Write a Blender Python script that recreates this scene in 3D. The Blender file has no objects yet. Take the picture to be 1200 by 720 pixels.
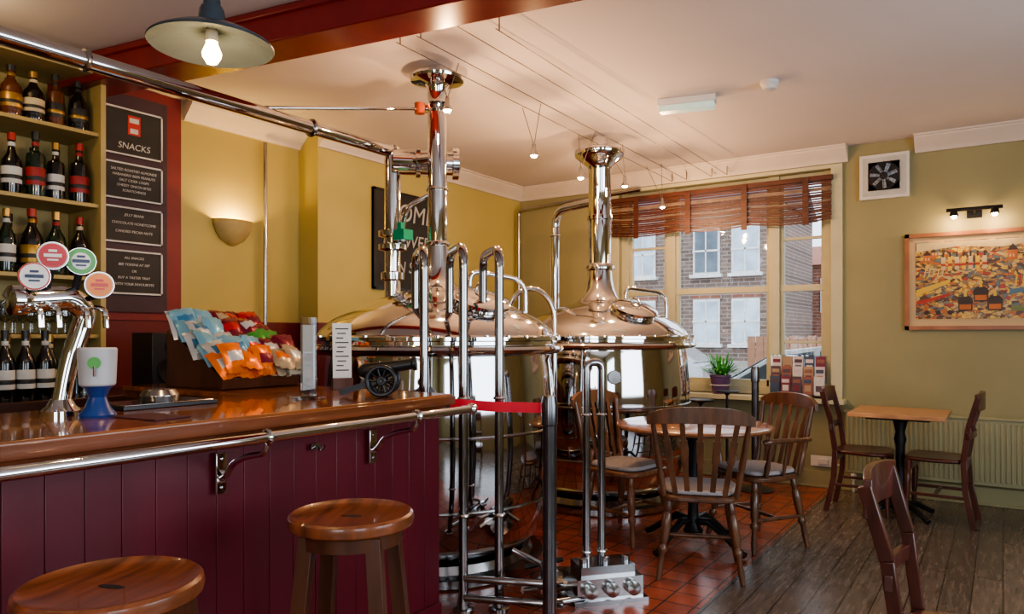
import bpy, bmesh, math, random
from mathutils import Vector, Matrix
random.seed(7)
S=bpy.context.scene
COL=S.collection
# ---------------------------------------------------------------- materials
MC={}
def mat(name,col,rough=0.5,metal=0.0,var=0.12,scale=8.0,bump=0.0,emit=0,ecol=None,stretch=(1,1,1),coat=0.0,spec=0.5):
    if name in MC: return MC[name]
    m=bpy.data.materials.new(name); m.use_nodes=True; nt=m.node_tree; b=nt.nodes['Principled BSDF']
    b.inputs['Roughness'].default_value=rough; b.inputs['Metallic'].default_value=metal
    b.inputs['Specular IOR Level'].default_value=spec
    b.inputs['Coat Weight'].default_value=coat
    tc=nt.nodes.new('ShaderNodeTexCoord'); mp=nt.nodes.new('ShaderNodeMapping'); mp.inputs['Scale'].default_value=stretch
    nt.links.new(tc.outputs['Object'],mp.inputs['Vector'])
    n=nt.nodes.new('ShaderNodeTexNoise'); n.inputs['Scale'].default_value=scale; n.inputs['Detail'].default_value=4
    nt.links.new(mp.outputs[0],n.inputs['Vector'])
    r=nt.nodes.new('ShaderNodeValToRGB'); r.color_ramp.elements[0].position=.3; r.color_ramp.elements[1].position=.7
    r.color_ramp.elements[0].color=tuple(c*(1-var) for c in col)+(1,)
    r.color_ramp.elements[1].color=tuple(min(1,c*(1+var)) for c in col)+(1,)
    nt.links.new(n.outputs['Fac'],r.inputs['Fac']); nt.links.new(r.outputs[0],b.inputs['Base Color'])
    if bump:
        bp=nt.nodes.new('ShaderNodeBump'); bp.inputs['Strength'].default_value=bump; bp.inputs['Distance'].default_value=.01
        nt.links.new(n.outputs['Fac'],bp.inputs['Height']); nt.links.new(bp.outputs[0],b.inputs['Normal'])
    if emit:
        b.inputs['Emission Color'].default_value=tuple(ecol or col)+(1,); b.inputs['Emission Strength'].default_value=emit
    MC[name]=m; return m
def brickmat(name,c1,c2,mortar,w,h,ms,rot=0,offset=.5,rough=.4,axis='XY',grain=0,bump=.3,coat=0):
    m=bpy.data.materials.new(name); m.use_nodes=True; nt=m.node_tree; b=nt.nodes['Principled BSDF']
    b.inputs['Roughness'].default_value=rough; b.inputs['Coat Weight'].default_value=coat; b.inputs['Coat Roughness'].default_value=.25
    tc=nt.nodes.new('ShaderNodeTexCoord'); mp=nt.nodes.new('ShaderNodeMapping')
    mp.inputs['Rotation'].default_value=(math.radians(90) if axis=='XZ' else 0,0,rot)
    nt.links.new(tc.outputs['Object'],mp.inputs['Vector'])
    k=nt.nodes.new('ShaderNodeTexBrick'); k.offset=offset; k.squash=1
    k.inputs['Color1'].default_value=c1+(1,);k.inputs['Color2'].default_value=c2+(1,);k.inputs['Mortar'].default_value=mortar+(1,)
    k.inputs['Scale'].default_value=1;k.inputs['Brick Width'].default_value=w;k.inputs['Row Height'].default_value=h
    k.inputs['Mortar Size'].default_value=ms;k.inputs['Mortar Smooth'].default_value=.1
    nt.links.new(mp.outputs[0],k.inputs['Vector'])
    n=nt.nodes.new('ShaderNodeTexNoise'); n.inputs['Detail'].default_value=6; n.inputs['Scale'].default_value=6
    mp2=nt.nodes.new('ShaderNodeMapping'); mp2.inputs['Scale'].default_value=(8,.8,1) if grain else (1,1,1)
    nt.links.new(tc.outputs['Object'],mp2.inputs['Vector']); nt.links.new(mp2.outputs[0],n.inputs['Vector'])
    r=nt.nodes.new('ShaderNodeValToRGB'); r.color_ramp.elements[0].position=.3; r.color_ramp.elements[1].position=.7
    lo=.5 if grain else .7
    r.color_ramp.elements[0].color=(lo,lo,lo,1); r.color_ramp.elements[1].color=(1.0,1.0,1.0,1)
    nt.links.new(n.outputs['Fac'],r.inputs['Fac'])
    mx=nt.nodes.new('ShaderNodeMix'); mx.data_type='RGBA'; mx.blend_type='MULTIPLY'; mx.inputs[0].default_value=1
    nt.links.new(k.outputs['Color'],mx.inputs[6]); nt.links.new(r.outputs[0],mx.inputs[7]); nt.links.new(mx.outputs[2],b.inputs['Base Color'])
    bp=nt.nodes.new('ShaderNodeBump'); bp.invert=True; bp.inputs['Strength'].default_value=bump; bp.inputs['Distance'].default_value=.01
    nt.links.new(k.outputs['Fac'],bp.inputs['Height']); nt.links.new(bp.outputs[0],b.inputs['Normal'])
    mr=nt.nodes.new('ShaderNodeMapRange'); mr.inputs[3].default_value=rough*.75; mr.inputs[4].default_value=min(1,rough*1.35)
    nt.links.new(n.outputs['Fac'],mr.inputs[0]); nt.links.new(mr.outputs[0],b.inputs['Roughness'])
    return m
def glassmat(name,tint=(1,1,1),refl=.08):
    m=bpy.data.materials.new(name); m.use_nodes=True; nt=m.node_tree; nt.nodes.remove(nt.nodes['Principled BSDF'])
    o=nt.nodes['Material Output']; t=nt.nodes.new('ShaderNodeBsdfTransparent'); t.inputs[0].default_value=tint+(1,)
    g=nt.nodes.new('ShaderNodeBsdfGlossy'); g.inputs['Roughness'].default_value=.03
    f=nt.nodes.new('ShaderNodeLayerWeight'); f.inputs[0].default_value=.25
    mr=nt.nodes.new('ShaderNodeMapRange'); mr.inputs[3].default_value=refl; mr.inputs[4].default_value=.7
    nt.links.new(f.outputs['Fresnel'],mr.inputs[0])
    x=nt.nodes.new('ShaderNodeMixShader'); nt.links.new(mr.outputs[0],x.inputs[0])
    nt.links.new(t.outputs[0],x.inputs[1]);nt.links.new(g.outputs[0],x.inputs[2]);nt.links.new(x.outputs[0],o.inputs[0]); return m
YEL=mat('paint_ochre',(.44,.37,.125),.7,var=.06,scale=2)
OLV=mat('paint_olive',(.31,.285,.15),.7,var=.06,scale=2)
CEIL=mat('paint_ceiling',(.70,.635,.62),.75,var=.03,scale=1.5)
CORN=mat('paint_cornice',(.68,.60,.52),.6,var=.03)
MAR=mat('paint_maroon',(.12,.011,.016),.38,var=.15,scale=3)
PANR=mat('paint_bar_panel',(.115,.010,.020),.36,var=.2,scale=4,stretch=(1,1,.3))
BEAM=mat('paint_beam',(.20,.017,.017),.26,var=.1)
FRAME=mat('paint_window',(.52,.50,.33),.5,var=.05)
CH=mat('polished_steel',(.72,.715,.71),.045,1.0,var=.05,scale=3)
CHB=mat('brushed_steel',(.42,.42,.42),.18,1.0,var=.1,scale=20,stretch=(1,1,.1))
TANK=mat('tank_steel',(.58,.58,.59),.05,1.0,var=.10,scale=2.2)
DOME=mat('tank_dome_steel',(.70,.685,.67),.08,1.0,var=.10,scale=3)
IRON=mat('black_iron',(.015,.015,.017),.35,.3,var=.2)
PSTM=mat('barrier_grey',(.17,.17,.18),.22,.9,var=.2)
BLK=mat('black_plastic',(.012,.012,.014),.4,var=.2)
WOODB=mat('bar_wood',(.28,.092,.028),.15,var=.4,scale=4,stretch=(6,.6,6),coat=.6)
WOODE=mat('bar_edge_wood',(.18,.054,.02),.2,var=.35,scale=4,stretch=(6,.6,6),coat=.5)
WSTOOL=mat('stool_wood',(.19,.058,.022),.3,var=.45,scale=5,stretch=(8,.8,1),coat=.4)
WSTOOLD=mat('stool_leg_wood',(.09,.03,.013),.35,var=.3,scale=6,stretch=(4,4,.5))
WCH=mat('chair_wood',(.115,.048,.022),.32,var=.45,scale=8,stretch=(3,3,.6),coat=.3)
WCHL=mat('chair_wood_honey',(.19,.08,.035),.32,var=.4,scale=8,stretch=(3,3,.6),coat=.3)
WMAH=mat('chair_mahogany',(.075,.019,.012),.3,var=.4,scale=8,stretch=(3,3,.6),coat=.3)
WTAB=mat('table_wood',(.27,.115,.05),.25,var=.35,scale=5,stretch=(1,7,1),coat=.4)
WLT=mat('table_wood_light',(.50,.25,.115),.3,var=.25,scale=5,stretch=(1,7,1),coat=.3)
CUSH=mat('cushion_fabric',(.33,.30,.30),.9,var=.12,scale=60,bump=.3)
WHT=mat('white_plastic',(.66,.64,.60),.4,var=.03)
PAPER=mat('paper_white',(.70,.68,.64),.7,var=.05)
CHALK=mat('chalk_white',(.62,.62,.60),.8)
BOARD=mat('chalkboard',(.016,.016,.017),.6,var=.3)
REDB=mat('red_webbing',(.60,.008,.025),.6)
GREEN=mat('green_plastic',(.0,.28,.14),.4)
GLASSW=glassmat('window_glass',(1,1,1),.015)
GLASSC=glassmat('clear_glass',(.92,.95,.95),.14)
ACR=glassmat('acrylic',(.9,.93,.95),.2)
WARM=mat('bulb_glow',(1,.75,.4),.5,emit=160,ecol=(1,.62,.28))
TILES=brickmat('quarry_tiles',(.40,.10,.052),(.31,.072,.04),(.085,.045,.035),.152,.152,.005,offset=0,rough=.22)
PLANK=brickmat('floor_planks',(.195,.15,.12),(.13,.10,.08),(.018,.014,.012),2.3,.13,.003,rot=math.radians(90),offset=.37,rough=.25,grain=1)
BRK=brickmat('street_brick',(.34,.235,.185),(.20,.14,.115),(.42,.38,.35),.34,.12,.014,axis='XZ',rough=.9)
BRKR=brickmat('street_brick_red',(.42,.17,.11),(.33,.12,.08),(.42,.36,.32),.34,.12,.014,axis='XZ',rough=.9)
# ---------------------------------------------------------------- mesh builder
class MB:
    def __init__(s): s.bm=bmesh.new(); s.m=[]
    def mi(s,m):
        if m not in s.m: s.m.append(m)
        return s.m.index(m)
    def add(s,vs,fs,m,smooth=False,M=None):
        i=s.mi(m); V=[s.bm.verts.new((M@Vector(v)) if M is not None else v) for v in vs]
        for f in fs:
            try:
                F=s.bm.faces.new([V[k] for k in f]); F.material_index=i; F.smooth=smooth
            except ValueError: pass
    def box(s,c,d,m,rz=0,M=None,taper=1.0):
        x,y,z=[k/2 for k in d]; vs=[]
        for sz in(-1,1):
            t=taper if sz>0 else 1
            for sx,sy in((-1,-1),(1,-1),(1,1),(-1,1)): vs.append((sx*x*t,sy*y*t,sz*z))
        T=Matrix.Translation(c)@Matrix.Rotation(rz,4,'Z')
        if M is not None: T=T@M
        s.add(vs,[(3,2,1,0),(4,5,6,7),(0,1,5,4),(1,2,6,5),(2,3,7,6),(3,0,4,7)],m,False,T)
    def bb(s,x0,x1,y0,y1,z0,z1,m): s.box(((x0+x1)/2,(y0+y1)/2,(z0+z1)/2),(abs(x1-x0),abs(y1-y0),abs(z1-z0)),m)
    def lathe(s,prof,c,m,seg=32,M=None):
        vs=[];fs=[];n=len(prof)
        for r,z in prof:
            for k in range(seg):
                a=2*math.pi*k/seg; vs.append((max(r,1e-4)*math.cos(a),max(r,1e-4)*math.sin(a),z))
        for i in range(n-1):
            for k in range(seg):
                k2=(k+1)%seg; fs.append((i*seg+k,i*seg+k2,(i+1)*seg+k2,(i+1)*seg+k))
        fs.append(tuple(reversed(range(seg)))); fs.append(tuple((n-1)*seg+k for k in range(seg)))
        T=Matrix.Translation(c)
        if M is not None: T=T@M
        s.add(vs,fs,m,True,T)
    def tube(s,pts,r,m,seg=12,closed=False):
        P=[Vector(p) for p in pts]; n=len(P); R=r if isinstance(r,(list,tuple)) else [r]*n
        vs=[];fs=[]; prev=None
        for i in range(n):
            if closed: t=(P[(i+1)%n]-P[i-1]).normalized()
            else: t=(P[min(i+1,n-1)]-P[max(i-1,0)]).normalized()
            if prev is None:
                u=t.cross(Vector((0,0,1)))
                if u.length<1e-3: u=t.cross(Vector((0,1,0)))
            else: u=prev-t*prev.dot(t)
            u.normalize(); prev=u; v=t.cross(u)
            for k in range(seg):
                a=2*math.pi*k/seg; vs.append(P[i]+u*(R[i]*math.cos(a))+v*(R[i]*math.sin(a)))
        for i in range(n if closed else n-1):
            j=(i+1)%n
            for k in range(seg):
                k2=(k+1)%seg; fs.append((i*seg+k,i*seg+k2,j*seg+k2,j*seg+k))
        if not closed:
            fs.append(tuple(reversed(range(seg)))); fs.append(tuple((n-1)*seg+k for k in range(seg)))
        s.add(vs,fs,m,True)
    def torus(s,c,R,r,m,M=None,seg=32,rs=10):
        pts=[]
        for k in range(seg):
            a=2*math.pi*k/seg; v=Vector((R*math.cos(a),R*math.sin(a),0))
            if M is not None: v=M@v
            pts.append(v+Vector(c))
        s.tube(pts,r,m,rs,True)
    def slat(s,p0,p1,w,th,m,side=(1,0,0)):
        p0=Vector(p0);p1=Vector(p1);t=(p1-p0).normalized();u=Vector(side);u=(u-t*u.dot(t)).normalized();v=t.cross(u)
        vs=[]
        for p in(p0,p1):
            for a,b in((-1,-1),(1,-1),(1,1),(-1,1)): vs.append(p+u*(a*w/2)+v*(b*th/2))
        s.add(vs,[(3,2,1,0),(4,5,6,7),(0,1,5,4),(1,2,6,5),(2,3,7,6),(3,0,4,7)],m)
    def rail(s,pts,th,zl,zh,m):
        n=len(pts); vs=[];fs=[]
        for i in range(n):
            a=Vector(pts[max(i-1,0)]);b=Vector(pts[min(i+1,n-1)]);t=(b-a).normalized();q=Vector((-t.y,t.x))
            p=Vector(pts[i])
            for sg,z in((-1,zl[i]),(1,zl[i]),(1,zh[i]),(-1,zh[i])):
                w=p+q*(sg*th/2); vs.append((w.x,w.y,z))
        for i in range(n-1):
            for k in range(4):
                fs.append((i*4+k,i*4+(k+1)%4,(i+1)*4+(k+1)%4,(i+1)*4+k))
        fs.append((3,2,1,0)); fs.append(tuple((n-1)*4+k for k in range(4)))
        s.add(vs,fs,m,True)
    def prism(s,poly,axis,a0,a1,m,smooth=False):
        def P(p,t): return {'X':(t,p[0],p[1]),'Y':(p[0],t,p[1]),'Z':(p[0],p[1],t)}[axis]
        n=len(poly); vs=[P(p,a0) for p in poly]+[P(p,a1) for p in poly]
        fs=[tuple(range(n)),tuple(reversed(range(n,2*n)))]+[(i,n+i,n+(i+1)%n,(i+1)%n) for i in range(n)]
        s.add(vs,fs,m,smooth)
    def done(s,name,loc=(0,0,0),rz=0,bevel=0,parent=None,sub=0,ang=35,scale=1):
        bmesh.ops.recalc_face_normals(s.bm,faces=s.bm.faces)
        me=bpy.data.meshes.new(name); s.bm.to_mesh(me); s.bm.free()
        for m in s.m: me.materials.append(m)
        me.set_sharp_from_angle(angle=math.radians(ang))
        o=bpy.data.objects.new(name,me); COL.objects.link(o); o.location=loc; o.rotation_euler=(0,0,rz); o.scale=(scale,)*3
        if bevel:
            b=o.modifiers.new('bevel','BEVEL'); b.width=bevel; b.segments=2; b.limit_method='ANGLE'; b.angle_limit=math.radians(40)
        if parent: o.parent=parent
        return o
def rp(pts,rad,n=8):
    P=[Vector(p) for p in pts]; out=[P[0]]
    for i in range(1,len(P)-1):
        a=(P[i-1]-P[i]);b=(P[i+1]-P[i]); r=min(rad,a.length*.49,b.length*.49)
        A=P[i]+a.normalized()*r; B=P[i]+b.normalized()*r
        for k in range(n+1):
            t=k/n; out.append(A*(1-t)**2+P[i]*(2*t*(1-t))+B*t*t)
    out.append(P[-1]); return out
def light(name,kind,loc,power,col,parent=None,size=.05,rot=None,**k):
    l=bpy.data.lights.new(name,kind); l.energy=power; l.color=col
    if kind in('POINT','SPOT'): l.shadow_soft_size=size
    if kind=='AREA': l.shape='RECTANGLE'; l.size=size; l.size_y=k.get('sy',size)
    if kind=='SPOT': l.spot_size=k.get('ang',1.2); l.spot_blend=.6
    o=bpy.data.objects.new(name,l); COL.objects.link(o); o.location=loc
    if rot: o.rotation_euler=rot
    if parent: o.parent=parent
    return o
def text(body,size,loc,rot,m,parent=None,name='lettering',align='CENTER'):
    c=bpy.data.curves.new(name,'FONT'); c.body=body; c.size=size; c.align_x=align; c.align_y='CENTER'; c.extrude=.0008; c.shear=.15
    t=bpy.data.objects.new('tmp',c); COL.objects.link(t)
    dg=bpy.context.evaluated_depsgraph_get(); me=bpy.data.meshes.new_from_object(t.evaluated_get(dg))
    bpy.data.objects.remove(t); me.materials.clear(); me.materials.append(m)
    o=bpy.data.objects.new(name,me); COL.objects.link(o); o.location=loc; o.rotation_euler=rot
    if parent: o.parent=parent
    return o
RX=(math.radians(90),0,math.radians(90))
# ---------------------------------------------------------------- room shell
YB=6.585; XL=-4.35; XL2=-4.57; YS=3.77; CZ=2.87; XR=2.2; YF=-2.4
W=MB(); W.bb(-1.19,XR,YF,YB,-.1,0,PLANK); W.bb(XL2-.2,-1.19,YF,YB,-.1,0,TILES); W.done('floor')
W=MB(); W.bb(XL2-.2,XR+.2,YF-.2,YB+.3,CZ,CZ+.1,CEIL); W.done('ceiling')
WX0,WX1,WZ0,WZ1=-3.17,-1.20,.76,2.70
W=MB()
W.bb(XL-.3,WX0,YB,YB+.3,0,CZ,OLV); W.bb(WX1,XR+.2,YB,YB+.3,0,CZ,OLV); W.bb(WX0,WX1,YB,YB+.3,0,WZ0,OLV); W.bb(WX0,WX1,YB,YB+.3,WZ1,CZ,OLV)
W.done('wall_back')
W=MB()
W.bb(XL2-.2,XL2,YF,YS,1.39,CZ,YEL); W.bb(XL2-.2,XL2,YF,YS,0,1.39,MAR)
W.bb(XL2-.2,XL,YS,YB,1.39,CZ,YEL); W.bb(XL2-.2,XL,YS,YB,0,1.39,MAR)
W.done('wall_left')
W=MB()
for y0,y1 in((YF,-1.6),(0.2,1.4),(4.2,YB)): W.bb(XR,XR+.2,y0,y1,0,CZ,OLV)
for y0,y1 in((-1.6,.2),(1.4,4.2)):
    W.bb(XR,XR+.2,y0,y1,0,.8,OLV); W.bb(XR,XR+.2,y0,y1,2.5,CZ,OLV)
W.done('wall_right')
W=MB()
for x0,x1 in((XL2-.2,-.6),(1.0,XR+.2)): W.bb(x0,x1,YF-.2,YF,0,CZ,OLV)
for x0,x1 in((-.6,1.0),):
    W.bb(x0,x1,YF-.2,YF,0,.8,OLV); W.bb(x0,x1,YF-.2,YF,2.5,CZ,OLV)
W.done('wall_front')
def cprof(): return [(.001,-.001),(.001,-.13),(.02,-.13),(.03,-.11),(.05,-.09),(.09,-.05),(.11,-.03),(.11,-.015),(.13,-.015),(.13,-.001)]
W=MB(); W.prism([(YB-p[0],CZ+p[1]) for p in cprof()],'X',XL,-1.07,CORN); W.prism([(YB-p[0],CZ+p[1]) for p in cprof()],'X',-.58,XR,CORN); W.done('trim_1')
W=MB(); W.prism([(XL+p[0],CZ+p[1]) for p in cprof()],'Y',YS,YB,CORN); W.prism([(XL2+p[0],CZ+p[1]) for p in cprof()],'Y',2.8,YS,CORN); W.done('trim_2')
W=MB(); W.bb(XL,XR,YB-.022,YB-.001,0,.14,OLV); W.bb(XL,XR,YB-.03,YB-.001,.0,.02,OLV); W.done('baseboard_back',bevel=.004)
W=MB(); bd=Vector((.9866,.163,0)); W.box((0,0,0),(6.9,.22,.17),BEAM); W.box((0,.0,.05),(6.9,.26,.03),BEAM)
c=Vector((-1.436,2.694,0))+bd*.13
W.done('ceiling_beam',(c.x-.0+.163*.11,c.y-.11,CZ-.085),math.atan2(.163,.9866),bevel=.006)
# ---------------------------------------------------------------- window
W=MB()
f=FRAME
W.bb(WX0,WX1,YB+.08,YB+.16,WZ1-.07,WZ1,f); W.bb(WX0,WX1,YB+.08,YB+.16,WZ0,WZ0+.07,f)
for x,w in((WX0+.035,.07),(-2.655,.09),(-1.686,.09),(WX1-.035,.07)): W.bb(x-w/2,x+w/2,YB+.06,YB+.16,WZ0,WZ1,f)
W.bb(WX0,WX1,YB+.09,YB+.15,1.68,1.735,f)
W.bb(WX0,-2.655,YB+.10,YB+.13,2.13,2.155,f); W.bb(-1.686,WX1,YB+.10,YB+.13,2.13,2.155,f)
W.bb(WX0,-2.655,YB+.10,YB+.13,1.22,1.24,f); W.bb(-1.686,WX1,YB+.10,YB+.13,1.22,1.24,f)
for x0,x1 in((WX0+.07,-2.70),(-2.61,-1.73),(-1.64,WX1-.07)):
    for a,b_ in((x0,x0+.03),(x1-.03,x1)): W.bb(a,b_,YB+.095,YB+.145,WZ0+.05,WZ1-.05,f)
    W.bb(x0,x1,YB+.095,YB+.145,WZ0+.07,WZ0+.13,f)
W.bb(WX0+.02,WX1-.02,YB+.118,YB+.122,WZ0+.03,WZ1-.03,GLASSW)
W.bb(WX0-.09,WX0,YB-.03,YB-.001,WZ0-.02,WZ1+.03,f); W.bb(WX1,WX1+.09,YB-.03,YB-.001,WZ0-.02,WZ1+.03,f); W.bb(WX0-.09,WX1+.09,YB-.028,YB-.001,WZ1,WZ1+.032,f)
W.bb(WX0-.12,WX1+.12,YB-.15,YB+.09,WZ0-.04,WZ0,f)
W.done('window_1',bevel=.004)
BL=mat('blind_wood_red',(.09,.026,.017),.45,var=.45,scale=6,stretch=(1,1,8)); BL2=mat('blind_wood_pale',(.22,.15,.11),.5,var=.3)
W=MB()
W.bb(WX0-.06,WX1+.02,YB-.075,YB-.035,2.60,2.64,BL)
for i in range(19):
    z=2.590-i*.0175; yo=.012*math.sin(i*1.9)
    n=24; pts=[];zl=[];zh=[]
    for k in range(n+1):
        x=WX0-.05+(WX1-WX0+.06)*k/n
        sag=.02*abs(math.sin(k/n*math.pi*3))*(i/15)
        pts.append((x,YB-.055-yo)); zl.append(z-sag-.007); zh.append(z-sag+.007)
    W.rail(pts,.006,zl,zh,BL2 if i in(3,4,9) else BL)
for k in range(4):
    x=WX0+.22+k*.52
    W.bb(x-.025,x+.025,YB-.084,YB-.078,2.23,2.63,BL)
W.done('wooden_window_blind')
# ---------------------------------------------------------------- exterior
W=MB(); W.bb(-40,30,YB+.9,60,-.4,-.3,mat('asphalt',(.20,.20,.21),.9)); W.bb(-40,30,YB+.3,YB+2.2,-.3,-.2,mat('paving',(.4,.39,.37),.9)); W.bb(-40,30,18.5,21,-.3,-.2,MC['paving']); W.done('street_ground')
W=MB()
SL=mat('roof_slate',(.10,.10,.12),.7); PN=mat('painted_reflection',(.50,.60,.70),.15,var=.35,scale=1.5,emit=.25); WF=mat('white_paint',(.85,.85,.83),.6); DP=mat('window_dark',(.14,.18,.22),.1,var=.3,scale=2)  # street panes: brightness put into pale colour and a slight glow
W.bb(-22,-5.75,22,28,-.3,5.4,BRK); W.prism([(21.7,5.4),(28.2,5.4),(25,7.4)],'X',-22.2,-5.6,SL)
for i,x in enumerate((-15.2,-13.3,-11.5,-9.7,-7.6,-6.4)):
    for z0,z1 in((3.15,4.6),(1.0,2.38)):
        w=.42
        p=PN if (i+(z0>2))%2==0 or z0<2 else DP
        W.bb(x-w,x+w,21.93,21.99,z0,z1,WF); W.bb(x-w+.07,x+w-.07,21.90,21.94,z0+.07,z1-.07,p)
        W.bb(x-w,x+w,21.88,21.93,(z0+z1)/2-.03,(z0+z1)/2+.03,WF); W.bb(x-.02,x+.02,21.88,21.93,z0,z1,WF)
        W.bb(x-w-.08,x+w+.08,21.8,22,z0-.1,z0,WF); W.bb(x-w-.05,x+w+.05,21.95,22,z1,z1+.18,BRKR)
W.bb(-22,-5.74,21.9,22,-.3,.5,mat('render_plinth',(.45,.42,.38),.8))
W.tube([(-8.6,21.9,-.3),(-8.6,21.9,5.4)],.06,BLK)
W.done('brick_townhouse')
W=MB()
W.bb(-8,6,29,36,-.3,3.9,BRKR); W.prism([(28.8,3.9),(36.2,3.9),(32.5,5.0)],'X',-8.2,6.2,mat('roof_tile',(.35,.14,.09),.8))
for x in(-6.6,-5.2,-3.6,-1.4,.6):
    W.bb(x-.45,x+.45,28.9,28.99,2.1,3.4,WF); W.bb(x-.37,x+.37,28.87,28.91,2.18,3.32,PN)
W.done('terraced_house')
W=MB()
FW=mat('fence_wood',(.42,.22,.13),.8)
for i in range(34): W.bb(-5.2+i*.2,-5.02+i*.2,18,18.03,-.3,1.25+.02*math.sin(i*3),FW)
W.bb(-5.2,1.6,18.03,18.08,.1,.2,FW); W.bb(-5.2,1.6,18.03,18.08,1.0,1.1,FW)
W.done('garden_fence')
CP=mat('car_paint',(.50,.53,.56),.2,.2,coat=1); CG=mat('car_glass',(.05,.06,.07),.05)
def car(loc,rz=0):
    W=MB()
    body=[(-2.1,.25),(-2.15,.6),(-2.05,.85),(-1.2,.95),(1.7,1.0),(2.0,.9),(2.05,.3),(1.8,.22),(-1.9,.22)]
    W.prism([(x,z) for x,z in body],'Y',-.85,.85,CP)
    gh=[(-1.15,.94),(-.45,1.38),(.2,1.46),(1.1,1.42),(1.75,.99)]
    W.prism(gh,'Y',-.68,.68,CP)
    for sy in(-1,1):
        W.prism([(-1.0,.99),(-.42,1.32),(-.02,1.38),(-.02,.99)],'Y',sy*.683,sy*.70,CG); W.prism([(.06,.99),(.06,1.385),(.2,1.40),(1.05,1.36),(1.5,1.0)],'Y',sy*.683,sy*.70,CG)
    W.slat((-1.14,0,.98),(-.47,0,1.38),1.25,.02,CG,side=(0,1,0))
    for x in(-1.35,1.3):
        for sy in(-.82,.82):
            W.lathe([(.0,-.1),(.29,-.1),(.32,-.08),(.32,.08),(.29,.1),(0,.1)],(x,sy,.32),BLK,24,Matrix.Rotation(math.pi/2,4,'X'))
            W.lathe([(0,-.11),(.19,-.11),(.19,.11),(0,.11)],(x,sy,.32),CHB,16,Matrix.Rotation(math.pi/2,4,'X'))
    W.done('parked_car',loc,rz,bevel=.05)
car((-2.0,10.6,-.3)); car((-7.2,15.6,-.3))
# ---------------------------------------------------------------- bar
W=MB()
CT=1.05
W.bb(-2.62,-1.92,-1.6,2.38,CT-.022,CT,WOODB); W.bb(-3.55,-2.62,1.86,2.38,CT-.022,CT,WOODB)
W.bb(-2.60,-1.935,-1.6,2.365,CT-.06,CT-.022,WOODE); W.bb(-3.55,-2.60,1.88,2.365,CT-.06,CT-.022,WOODE)
W.bb(-1.935,-1.905,-1.6,2.39,CT-.045,CT-.008,WOODE)
for i in range(41):
    y=-1.6+i*.099
    W.bb(-2.07,-2.05,y+.0007,y+.0983,.12,CT-.06,PANR)
W.bb(-2.10,-2.062,-1.6,2.44,0,CT-.06,PANR); W.bb(-2.05,-2.03,-1.6,2.45,0,.13,PANR); W.bb(-2.05,-2.035,-1.6,2.45,CT-.10,CT-.06,PANR)
W.bb(-3.5,-2.1,2.34,2.44,0,CT-.06,PANR)
W.bb(-2.6,-2.5,-1.6,1.86,0,CT-.06,MAR)
W.done('bar_counter',bevel=.002)
W=MB()
W.bb(-2.9,-2.64,-.2,1.80,.93,.98,WOODE); W.bb(-2.9,-2.64,-.2,1.80,0,.93,MAR)
W.bb(-2.88,-2.70,.9,1.5,.982,1.0,CHB)
W.done('under_bar_shelf',bevel=.004)
W=MB(); W.bb(-2.56,-2.36,1.24,1.58,CT+.001,CT+.014,BLK); W.bb(-2.55,-2.37,1.25,1.57,CT+.014,CT+.017,CHB)
W.lathe([(0,0),(.06,0),(.065,.02),(.05,.04),(0,.045)],(-2.46,1.42,CT+.017),CHB,24); W.done('drip_tray',bevel=.003)
W=MB()
W.tube([(-1.80,-1.4,.995),(-1.80,2.36,.995)],.0165,CH,20)
W.lathe([(0,-.01),(.02,-.008),(.024,0),(.02,.02),(0,.024)],(-1.80,2.36,.995),CH,20,Matrix.Rotation(-math.pi/2,4,'X'))
for y in(-.9,.1,1.37,2.03):
    W.torus((-1.80,y,.995),.019,.007,CH,Matrix.Rotation(math.pi/2,4,'X'))
    W.tube(rp([(-1.80,y,.98),(-1.815,y,.945),(-1.90,y,.93),(-1.97,y,.90),(-2.0,y,.86),(-2.035,y,.845)],.04),.010,CH,12)
    W.bb(-2.034,-2.024,y-.018,y+.018,.80,.93,CH)
    for z in(.82,.91): W.lathe([(0,0),(.007,0),(.006,.004),(0,.005)],(-2.024,y+.0,z),CHB,10,Matrix.Rotation(math.pi/2,4,'Y'))
W.done('bar_rail',bevel=.002)
W=MB()
for y in(.70,1.75):
    W.bb(-2.034,-2.028,y-.02,y+.02,.89,.91,CHB); W.tube(rp([(-2.03,y,.90),(-2.0,y,.885),(-1.985,y,.905)],.02),.004,CHB,8)
W.done('bag_hooks')
# ---------------------------------------------------------------- stools
def stool(loc,rz):
    W=MB(); h=.78; r=.18
    W.lathe([(0,-.014),(.12,-.014),(r-.02,-.006),(r-.008,0),(r,-.006),(r+.003,-.02),(r,-.034),(r-.01,-.042),(r-.025,-.046),(0,-.046)],(0,0,h),WSTOOL,48)
    W.lathe([(0,-.046),(r-.03,-.046),(r-.03,-.085),(r-.045,-.085),(0,-.085)],(0,0,h),WSTOOLD,40)
    el=[(.032*math.cos(a),.010*math.sin(a)) for a in[2*math.pi*k/16 for k in range(16)]]
    W.prism(el,'Z',h-.0145,h-.0125,BLK)
    for sx,sy in((-1,-1),(1,-1),(1,1),(-1,1)):
        a=(sx*.095,sy*.095,h-.05); b=(sx*.155,sy*.155,0)
        W.slat(a,b,.042,.042,WSTOOLD,side=(1,0,0))
    for z in(.22,.38):
        k=.155-(.06)*(z/.73)
        if z<.3:
            for s_ in(-1,1): W.slat((-k,s_*k,z),(k,s_*k,z),.03,.02,WSTOOLD,side=(0,0,1))
        else:
            for s_ in(-1,1): W.slat((s_*k,-k,z),(s_*k,k,z),.03,.02,WSTOOLD,side=(0,0,1))
    return W.done('bar_stool',loc,rz,bevel=.004)
stool((-1.585,1.50,0),.5); stool((-1.56,.795,0),.35)
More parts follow.
